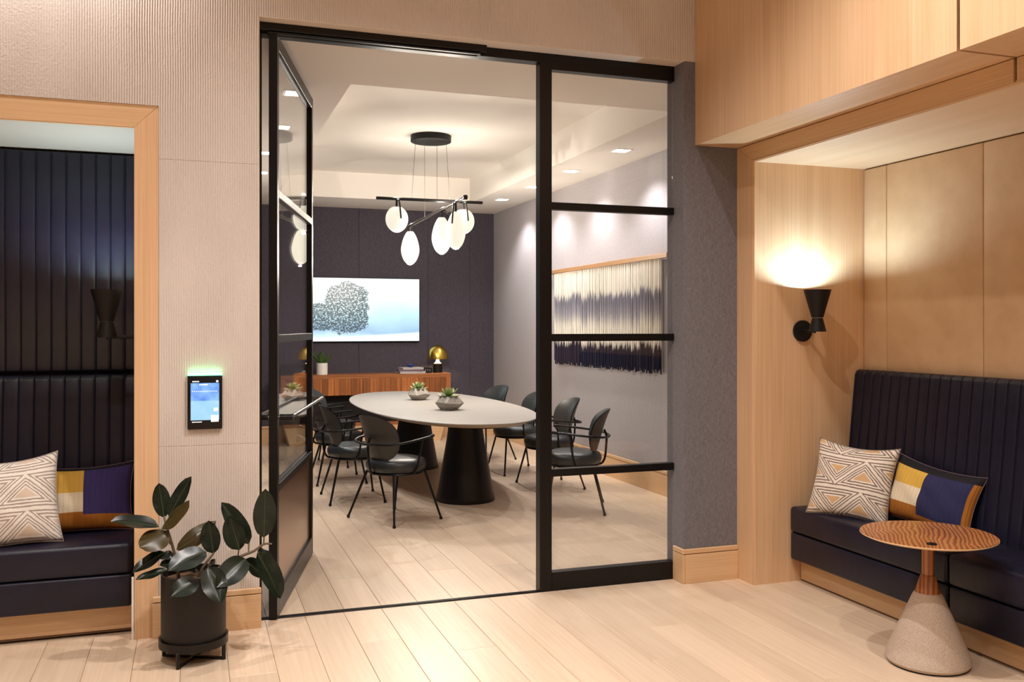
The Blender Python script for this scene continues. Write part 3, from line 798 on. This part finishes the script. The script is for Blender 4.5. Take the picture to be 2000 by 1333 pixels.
# things on the credenza
def spiky(x, y):
    p = thing('spiky_plant', 'spiky green plant in a white cylinder pot on the credenza', 'plant', (x, y, ZCR))
    lathe('pot', [(0, 0), (.066, 0), (.070, .004), (.070, .150), (.064, .150), (.062, .13), (0, .13)], 'ceramic', p, 28)
    bm = bmesh.new(); rows = []
    for i in range(6):
        t = i / 5; w = .013 * math.sin(PI * (.12 + .86 * t)) + .0005
        rows.append([bm.verts.new((.03 * t * t, -w, .17 * t)), bm.verts.new((.03 * t * t - .004, 0, .17 * t)), bm.verts.new((.03 * t * t, w, .17 * t))])
    for A, B in zip(rows, rows[1:]):
        for k in range(2): bm.faces.new((A[k], A[k + 1], B[k + 1], B[k]))
    me = mesh_of('leaf', bm, 'blade', True)
    rr = random.Random(3)
    for k in range(22):
        a = rr.uniform(0, 2 * PI); r = rr.uniform(.0, .045)
        o = link('leaf', me, p, (r * math.cos(a), r * math.sin(a), .128), (0, rr.uniform(.05, .25) + r * 9, a)); s_ = rr.uniform(.85, 1.3); o.scale = (s_, s_, s_)
spiky(1.555, 11.86)
bx = thing('display_box', 'low dark see-through box at the end of the credenza behind the spiky plant', 'box', (1.26, 11.99, ZCR))
for a, b in (((-.19, -.09, 0), (-.184, .09, .12)), ((.15, -.09, 0), (.156, .09, .12)), ((-.184, -.09, 0), (.15, -.085, .12)), ((-.184, .085, 0), (.15, .09, .12))): box('side', a, b, 'bronze_black', bx)
box('lid', (-.19, -.09, .12), (.156, .09, .128), 'bronze_black', bx)
pt = thing('ornament', 'small orange and white ornament in front of the low dark box', 'ornament', (1.33, 11.80, ZCR))
lathe('bowl', [(0, 0), (.03, 0), (.055, .03), (.05, .035), (0, .03)], 'orange', pt, 20); lathe('lid', [(0, .036), (.03, .036), (.018, .058), (0, .06)], 'ceramic', pt, 16)
def book(x, y, z, w, d, t, rz, mat, label):
    b = thing('book', label, 'book', (x, y, z), rz, 'books stacked on the credenza')
    box('pages', (-w / 2 + .004, -d / 2 + .003, .004), (w / 2 - .004, d / 2 - .004, t - .004), 'paper', b)
    bm = bmesh.new(); bm_box(bm, (-w / 2, -d / 2, 0), (w / 2, d / 2, .004)); bm_box(bm, (-w / 2, -d / 2, t - .004), (w / 2, d / 2, t)); bm_box(bm, (-w / 2, -d / 2, .004), (-w / 2 + .004, d / 2, t - .004)); obj('cover', bm, mat, b)
    box('spine', (-w / 2 + .004, -d / 2, .004), (w / 2, -d / 2 + .003, t - .004), mat, b)
book(2.70, 11.86, ZCR, .34, .24, .030, .05, 'book_a', 'large grey book at the bottom of the credenza stack')
book(2.69, 11.86, ZCR + .0305, .32, .23, .022, -.06, 'book_b', 'plum covered book in the middle of the credenza stack')
book(2.705, 11.86, ZCR + .053, .28, .21, .026, .1, 'book_a', 'smaller grey book on top of the credenza stack')
bw = thing('blue_bowl', 'small cobalt blue bowl on top of the book stack', 'bowl', (2.70, 11.86, ZCR + .0795))
lathe('bowl', [(0, 0), (.026, 0), (.045, .024), (.04, .03), (0, .026)], 'blue', bw, 24); lathe('lid', [(.044, .028), (.044, .034), (.02, .044), (0, .046)], 'blue', bw, 24, cap=False)
ck = thing('black_box', 'small black block with pale marks between the books and the brass lamp', 'box', (2.93, 11.88, ZCR))
box('body', (-.062, -.03, 0), (.062, .03, .078), 'black_matte', ck, .003)
for k in (-1, 0, 1): box('mark', (k * .03 - .003, -.0315, .03), (k * .03 + .003, -.0302, .05), 'book_a', ck)
lp = thing('table_lamp', 'brass dome table lamp with black cylinder base glowing beneath its shade', 'lamp', (3.085, 11.93, ZCR))
lathe('base', [(0, 0), (.062, 0), (.062, .118), (.055, .124), (0, .124)], 'black_matte', lp, 28)
lathe('stem', [(.05, .124), (.034, .136), (.022, .16), (.018, .20), (.018, .24), (0, .24)], 'lamp_glow', lp, 24, cap=False)
prof = [(.142 * math.cos(a), .185 + .185 * math.sin(a)) for a in [PI / 2 * i / 12 for i in range(13)]]
bm = bmesh.new(); bm_lathe(bm, prof, 40, cap=False); bm_lathe(bm, [(r * .97, z - .004) for r, z in prof], 40, cap=False); obj('shade', bm, 'brass', lp, True)
d = bpy.data.lights.new('lamp_light', 'POINT'); d.energy = 6.0; d.color = (1, .85, .65); d.shadow_soft_size = .03; link('lamp_light', d, lp, (0, 0, .27))

# ------------------------------------------------------------------ television
tvt = thing('wall_television', 'wide wall mounted television showing a bright snowy scene', 'television', (2.163, YB, 1.30))
box('body', (-.735, -.05, 0), (.735, -.004, .85), 'black', tvt, .004)
bm = bmesh.new(); v = [bm.verts.new(p) for p in ((-.727, -.0512, .012), (.727, -.0512, .012), (.727, -.0512, .842), (-.727, -.0512, .842))]
f = bm.faces.new(v); uvl = bm.loops.layers.uv.new('UVMap')
for lp_, uv in zip(f.loops, ((0, 0), (1, 0), (1, 1), (0, 1))): lp_[uvl].uv = uv
obj('screen', bm, 'tv', tvt)

# ------------------------------------------------------------------ pendant
pn = thing('pendant_chandelier', 'black two-bar chandelier with five opal glass globes over the table', 'pendant lamp', (2.225, 8.87, ZT))
def rel(p): return (p[0] - 2.225, p[1] - 8.87, p[2] - ZT)
lathe('canopy', [(0, -.062), (.195, -.062), (.2, -.058), (.2, 0), (0, 0)], 'black_matte', pn, 48)
ZB = 2.751
A0, A1 = (1.682, 8.87, ZB), (2.757, 8.87, ZB)
B0, B1 = (2.478, 8.52, ZB - .004), (2.12, 9.40, 2.542)
tube('bar', [rel(A0), rel(A1)], .0155, 'black_matte', pn, 12); tube('bar', [rel(B0), rel(B1)], .0155, 'chrome', pn, 12)
lathe('joint', [(0, -.024), (.02, -.02), (.024, 0), (.02, .02), (0, .024)], 'black_matte', pn, 16, rel((2.478, 8.52, ZB - .004)))
bar2 = lambda t: tuple(p + (q - p) * t for p, q in zip(B0, B1))
for (ca, cb) in (((-.155, .0), (2.03, 8.87, ZB)), ((-.05, .06), bar2(.70)), ((.06, .0), (2.288, 8.87, ZB)), ((.155, .0), (2.42, 8.87, ZB))):
    tube('cable', [(ca[0], ca[1], -.06), rel(cb)], .0022, 'cord', pn, 5)
def shade(p, r, hgt, drop, facing):
    """opal glass with a flattened top, hung from the bar at p"""
    top = (p[0], p[1], p[2] - drop); o = rel(top)
    q = [(0, 0)]              # a flattened top, then an oval that is fullest below its middle
    for i in range(19):
        a = math.asin(.42) + (PI - math.asin(.42)) * i / 18.0
        w = math.sin(a); zc = math.cos(a)
        if hgt > .3: w *= 1.06 - .24 * max(zc + .15, 0) ** .9
        q.append((max(w, 0) * r, (zc - math.cos(math.asin(.42))) / (1 + math.cos(math.asin(.42))) * hgt))
    q[-1] = (0, -hgt)
    s = lathe('glass_shade', q, 'globe', pn, 28, o)
    bm = bmesh.new(); bm_tube(bm, [(0, 0, drop), (0, 0, -.004)], .012, 8); obj('socket', bm, 'black_matte', s, True)
    fx, fy = facing
    pts = [(0, 0, drop - .012), (fx * r * .55, fy * r * .55, drop - .02), (fx * r * .85, fy * r * .85, -.03), (fx * r * 1.05, fy * r * 1.05, -.12)]
    bm = bmesh.new(); bm_tube(bm, pts, .0085, 6, True, 3); obj('strap', bm, 'black_matte', s, True)
shade((1.884, 8.87, ZB), .110, .245, .082, (.15, -.98)); shade((2.559, 8.87, ZB), .110, .240, .080, (.15, -.98))
shade(bar2(.97), .092, .345, .060, (.5, .86)); shade(bar2(.40), .095, .365, .080, (.9, -.3)); shade(bar2(.16), .092, .365, .095, (-.6, -.8))
for p, hb in (((1.884, 8.87, ZB), .327), ((2.559, 8.87, ZB), .320), (bar2(.97), .405), (bar2(.40), .445), (bar2(.16), .460)):
    d = bpy.data.lights.new('globe_light', 'POINT'); d.energy = GLOBE_E; d.color = (1, .90, .76); d.shadow_soft_size = .004
    link('globe_light', d, pn, rel((p[0], p[1], p[2] - hb - .015)))          # light leaving the underside of the glass
    d2 = d.copy(); d2.energy = GLOBE_E * .25; link('globe_light', d2, pn, rel((p[0], p[1], p[2] + .034)))

# ------------------------------------------------------------------ wall hanging
wh = thing('wall_hanging', 'dip-dyed cream and navy cord wall hanging on a wooden rail', 'wall hanging', (XR, 8.56, 2.13))
box('rail', (-.055, -1.40, -.022), (-.018, 1.42, .022), 'rail_wood', wh, .003)
for s_ in (-1, 1): box('bracket', (-.02, s_ * 1.2 - .01, -.01), (0, s_ * 1.2 + .01, .01), 'black_matte', wh)
cords = []
for L in (.99, 1.0, 1.012, 1.022, 1.032):
    bm = bmesh.new(); bm_tube(bm, [(0, 0, 0), (.001, .001, -.5 * L), (0, 0, -L)], .0062, 6); cords.append(mesh_of('cord', bm, 'dyed', True))
rr = random.Random(11)
NCO = 210
for k in range(NCO):
    y = -1.267 + 2.543 * k / (NCO - 1) + rr.uniform(-.003, .003)
    link('cord', rr.choice(cords), wh, (-.034 + (.006 if k % 2 else -.006) + rr.uniform(-.003, .003), y, -.020), (rr.uniform(-.005, .005), 0, rr.uniform(0, 6)))

# ------------------------------------------------------------------ tablet by the door
tl = thing('room_tablet', 'black wall tablet with a blue screen and green light bar on the plaster', 'tablet', (.0575, YW, 1.0))
bm = bmesh.new(); bm_box(bm, (-.081, -.022, 0), (.081, -.001, .262), .004, 2); obj('body', bm, 'black', tl, True)
bm = bmesh.new(); v = [bm.verts.new(p) for p in ((-.066, -.0228, .045), (.066, -.0228, .045), (.066, -.0228, .226), (-.066, -.0228, .226))]
f = bm.faces.new(v); uvl = bm.loops.layers.uv.new('UVMap')
for lp_, uv in zip(f.loops, ((0, 0), (1, 0), (1, 1), (0, 1))): lp_[uvl].uv = uv
sc_ = obj('screen', bm, 'tablet', tl)
box('light_bar', (-.080, -.018, .262), (.080, -.003, .275), 'green_led', tl, .002)
d = bpy.data.lights.new('light_bar_glow', 'AREA'); d.shape = 'RECTANGLE'; d.size = .15; d.size_y = .01; d.energy = .05; d.color = (.1, 1, .4); link('light_bar_glow', d, tl, (0, -.012, .278), (PI, 0, 0))
zz = -.0231
def mark(x0, z0, x1, z1, mat='screen_white'): box('screen_mark', (x0, zz - .0002, z0), (x1, zz, z1), mat, sc_)
for k in range(5): mark(-.058 + .0065 * k, .231, -.0535 + .0065 * k, .2365)
mark(.052, .2295, .062, .2385); mark(-.026, .2155, .012, .2205)
for k in range(14): mark(-.058 + .0085 * k, .184, -.0545 + .0085 * k, .188)
mark(.028, .036, .063, .068); mark(.041, .088, .059, .104)
for k in range(9): mark(-.060 + .0052 * k, .0345, -.0562 + .0052 * k, .0385)

# ------------------------------------------------------------------ pillows
def pillow(name, label, mat, w, hh, t, loc, rot, group, sag=.04):
    p = thing(name, label, 'pillow', loc, 0, group); p.rotation_euler = rot
    bm = bmesh.new(); N = 26; uvl = bm.loops.layers.uv.new('UVMap'); grids = []; uvs = {}
    for s_ in (1, -1):
        g = []
        for i in range(N + 1):
            row = []
            for j in range(N + 1):
                u, v_ = -1 + 2 * i / N, -1 + 2 * j / N
                f_ = ((1 - abs(u) ** 2.4) * (1 - abs(v_) ** 2.4)) ** .55
                x = u * (1 - .085 * (1 - v_ * v_)) * w / 2; z = v_ * (1 - .085 * (1 - u * u)) * hh / 2
                wr = .006 * math.sin(9 * u + 3 * v_) * math.sin(5 * v_ - u) * f_
                z -= sag * hh * (1 - u * u) * max(v_, 0) ** 2
                vv = bm.verts.new((x, -s_ * (t / 2 * f_ + wr), z)); uvs[vv] = (i / N, j / N); row.append(vv)
            g.append(row)
        grids.append(g)
    for s_, g in zip((1, -1), grids):
        for i in range(N):
            for j in range(N):
                q = (g[i][j], g[i + 1][j], g[i + 1][j + 1], g[i][j + 1])
                bm.faces.new(q if s_ == 1 else tuple(reversed(q)))
    for f_ in bm.faces:
        for l_ in f_.loops: l_[uvl].uv = uvs[l_.vert]
    bmesh.ops.remove_doubles(bm, verts=bm.verts[:], dist=.0002)
    obj('cover', bm, mat, p, True, sharp=2.5)
    # welt cord round the seam
    pts = []
    for k in range(80):
        s4 = k / 20.0; side = int(s4); f_ = (s4 - side) * 2 - 1
        u, v_ = ((f_, -1), (1, f_), (-f_, 1), (-1, -f_))[side]
        z = v_ * (1 - .085 * (1 - u * u)) * hh / 2 - sag * hh * (1 - u * u) * max(v_, 0) ** 2
        pts.append((u * (1 - .085 * (1 - v_ * v_)) * w / 2, 0, z))
    bm = bmesh.new(); bm_tube(bm, pts + [pts[0]], .0022, 6, False); obj('piping', bm, mat if 'geo' in mat else 'book_b', p, True)
    return p
pillow('square_pillow', 'cream and taupe geometric pillow on the recessed banquette', 'geo_pale', .46, .45, .16, (-.845, 5.02, .448 + .205), (D(-17), D(-3), D(8)), 'pillows on the banquettes')
pillow('lumbar_pillow', 'quilted patchwork lumbar pillow leaning in the recessed banquette corner', 'quilt_b', .55, .36, .14, (-.56, 5.215, .448 + .172), (D(-17), 0, D(3)), 'pillows on the banquettes')
pillow('square_pillow', 'brown and cream geometric pillow at the alcove end of the banquette', 'geo', .455, .44, .16, (3.475, 4.235, .448 + .192), (D(-17), D(4), D(-60)), 'pillows on the banquettes')
pillow('lumbar_pillow', 'quilted patchwork lumbar pillow behind the round side table', 'quilt', .56, .345, .14, (3.655, 3.84, .448 + .166), (D(-17), D(6), D(-85)), 'pillows on the banquettes')

# ------------------------------------------------------------------ side table
st = thing('side_table', 'round rosewood side table on a conical stone base in the alcove', 'side table', (3.10, 3.28, 0))
lathe('foot_pad', [(0, 0), (.165, 0), (.165, .008), (0, .008)], 'black_matte', st, 40)
lathe('stone_base', [(0, .008), (.170, .008), (.178, .02), (.174, .05), (.066, .300), (.056, .318), (0, .318)], 'stone', st, 56)
lathe('collar', [(0, .318), (.055, .318), (.031, .392), (.028, .395), (0, .395)], 'walnut_x', st, 40).data.materials[0] = MAT['rosewood']
lathe('stem', [(0, .395), (.0255, .395), (.0255, .556), (0, .556)], 'rosewood', st, 32)
lathe('top', [(0, .556), (.20, .556), (.268, .563), (.2845, .571), (.283, .5765), (0, .577)], 'rosewood', st, 64)
bm = bmesh.new(); bm_lathe(bm, [(.268, .5625), (.2855, .5705), (.2845, .5745), (.280, .573)], 64, cap=False); obj('pale_rim', bm, 'oak_x', st, True)
lathe('cable_grommet', [(0, .577), (.021, .577), (.021, .580), (.016, .582), (0, .5805)], 'black', st, 24, (-.135, -.165, 0))

# ------------------------------------------------------------------ rubber plant
PX, PY = .005, 4.42
rp = thing('rubber_plant', 'dark leaved rubber plant in a black pot on a low metal stand', 'plant', (PX, PY, 0), D(18))
lathe('pot', [(0, .085), (.128, .085), (.136, .092), (.140, .100), (.140, .392), (.132, .392), (.128, .36), (0, .36)], 'pot', rp, 56)
lathe('soil', [(0, .372), (.06, .368), (.129, .362)], 'soil', rp, 28, cap=False)
sd = lathe('stand_ring', [(.141, .068), (.150, .068), (.150, .104), (.141, .104), (.141, .068)], 'bronze_black', rp, 56, cap=False)
for k in range(4):
    a = PI / 4 + k * PI / 2; cx_, sy_ = math.cos(a), math.sin(a)
    box('stand_leg', (-.007, -.007, 0), (.007, .007, .07), 'bronze_black', sd, .001).location = (.144 * cx_, .144 * sy_, 0)
for k in range(2):
    a = PI / 4 + k * PI / 2
    bm = bmesh.new(); bm_box(bm, (-.144, -.007, 0), (.144, .007, .012), .001); obj('stand_brace', bm, 'bronze_black', sd, rot=(0, 0, a), loc=(0, 0, .0005 * k))
RZ = Matrix.Rotation(-D(18), 4, 'Z')
def L2(p):                                   # world point -> the plant's own frame
    return RZ @ (Vector(p) - Vector((PX, PY, 0)))
def leaf(base, tip, width, nrm=(0.1, -1, .35), fold=.35, curl=.12):
    b, t = L2(base), L2(tip); d_ = t - b; Ln = d_.length; d_ = d_.normalized()
    n = (RZ.to_3x3() @ Vector(nrm)).normalized(); s_ = d_.cross(n).normalized(); n = s_.cross(d_).normalized()
    bm = bmesh.new(); NU, NV = 10, 3; rows = []
    for i in range(NU + 1):
        u = i / NU; w = width / 2 * (math.sin(PI * u ** .92) ** .58 if 0 < u < 1 else 0.0) + .0006
        if u > .93: w *= .55
        row = []
        for j in range(-NV, NV + 1):
            v_ = j / NV
            p = b + d_ * (Ln * u) + s_ * (w * v_ * math.cos(fold * abs(v_))) + n * (abs(v_) * w * math.sin(fold) - curl * Ln * u * u + .004 * math.sin(9 * u) * abs(v_))
            row.append(bm.verts.new(p))
        rows.append(row)
    for A, B in zip(rows, rows[1:]):
        for k in range(2 * NV): bm.faces.new((A[k], B[k], B[k + 1], A[k + 1]))
    bm.normal_update()
    if sum(f.normal.dot(n) for f in bm.faces) < 0: bmesh.ops.reverse_faces(bm, faces=bm.faces[:])
    lf = obj('leaf', bm, 'leaf', rp, True, sharp=3)
    pts = [b + d_ * (Ln * u) + n * (.0012 - curl * Ln * u * u) for u in (0, .25, .5, .75, .93)]
    bm = bmesh.new(); bm_tube(bm, pts, [.0016, .0006], 5); obj('midrib', bm, 'rib', lf, True)
for a in (
    ((-0.121, 4.45, 0.638), (-0.144, 4.47, 0.792), 0.078, (0.1, -1, 0.2), 0.15, 0.03),
    ((-0.101, 4.44, 0.642), (-0.007, 4.45, 0.819), 0.074, (-0.5, -1, 0.3), 0.3, 0.03),
    ((-0.131, 4.39, 0.6), (-0.009, 4.36, 0.723), 0.080, (0.5, 0.8, -0.9), 0.3, 0.05),
    ((-0.142, 4.42, 0.604), (-0.333, 4.37, 0.664), 0.101, (0, -0.5, 1), 0.3, 0.08),
    ((-0.1, 4.4, 0.585), (-0.219, 4.32, 0.536), 0.114, (0.2, 0.9, -0.5), 0.2, 0.06),
    ((-0.068, 4.44, 0.49), (0.098, 4.48, 0.61), 0.093, (0.3, 0.9, -0.5), 0.35, -0.1),
    ((-0.117, 4.42, 0.489), (-0.251, 4.38, 0.421), 0.068, (-0.2, -0.7, 0.8), 0.3, 0.05),
    ((-0.106, 4.38, 0.416), (-0.236, 4.36, 0.394), 0.051, (0, -0.6, 1), 0.3, 0.05),
    ((0.091, 4.42, 0.465), (0.071, 4.45, 0.612), 0.097, (-0.2, -1, 0.1), 0.45, -0.05),
    ((0.057, 4.39, 0.484), (-0.097, 4.29, 0.449), 0.114, (-0.1, -0.8, 0.8), 0.25, 0.12),
    ((0.247, 4.44, 0.491), (0.131, 4.47, 0.691), 0.097, (0.3, -1, 0.3), 0.4, 0.08),
    ((0.205, 4.41, 0.475), (0.158, 4.42, 0.632), 0.106, (-0.3, -1, 0.1), 0.35, 0.05),
    ((0.312, 4.42, 0.522), (0.319, 4.4, 0.75), 0.106, (0.0, -1, 0.2), 0.2, 0.04),
    ((0.23, 4.37, 0.442), (0.104, 4.24, 0.367), 0.118, (0.1, -0.9, 0.6), 0.25, 0.1),
    ((0.065, 4.32, 0.432), (0.117, 4.22, 0.297), 0.114, (0.1, -1, 0.4), 0.3, 0.1),
    ((0.021, 4.3, 0.38), (-0.087, 4.21, 0.349), 0.097, (-0.1, -0.9, 0.7), 0.3, 0.08),
    ((0.227, 4.44, 0.422), (0.323, 4.45, 0.329), 0.080, (0.2, -0.8, 0.7), 0.3, 0.05),
    ((0.282, 4.4, 0.46), (0.391, 4.34, 0.258), 0.114, (0.3, -0.9, 0.5), 0.45, 0.12),
    ((-0.082, 4.44, 0.477), (-0.136, 4.4, 0.465), 0.046, (0, -0.8, 0.7), 0.2, 0.05),
    ((-0.075, 4.44, 0.429), (-0.137, 4.39, 0.439), 0.051, (0, -0.8, 0.6), 0.2, 0.05),
    ((0.029, 4.42, 0.388), (-0.027, 4.44, 0.439), 0.059, (0, -0.9, 0.6), 0.3, 0.05),
    ((0.099, 4.45, 0.412), (0.072, 4.5, 0.402), 0.051, (0, -0.9, 0.6), 0.3, 0.05),
    ((0.285, 4.45, 0.452), (0.362, 4.5, 0.415), 0.051, (0.2, -0.6, 0.9), 0.3, 0.05),
): leaf(*a)
STEMS =  [[(-0.061, 4.42, 0.356), (-0.064, 4.42, 0.425), (-0.088, 4.42, 0.522), (-0.112, 4.42, 0.61), (-0.121, 4.45, 0.641)], [(0.022, 4.4, 0.354), (0.042, 4.4, 0.407), (0.091, 4.42, 0.467)], [(0.025, 4.42, 0.352), (0.098, 4.42, 0.389), (0.204, 4.42, 0.44), (0.269, 4.42, 0.463), (0.312, 4.42, 0.491), (0.349, 4.42, 0.489)], [(-0.101, 4.4, 0.578), (-0.095, 4.42, 0.522)], [(0.312, 4.42, 0.491), (0.314, 4.42, 0.528)], [(0.244, 4.42, 0.455), (0.247, 4.44, 0.495)], [(0.197, 4.42, 0.436), (0.2, 4.41, 0.475)]]
for i, s_ in enumerate(STEMS):
    tube('stem', [L2(p) for p in s_], [.0085, .0045] if i < 3 else .0035, 'stem', rp, 7, 3)
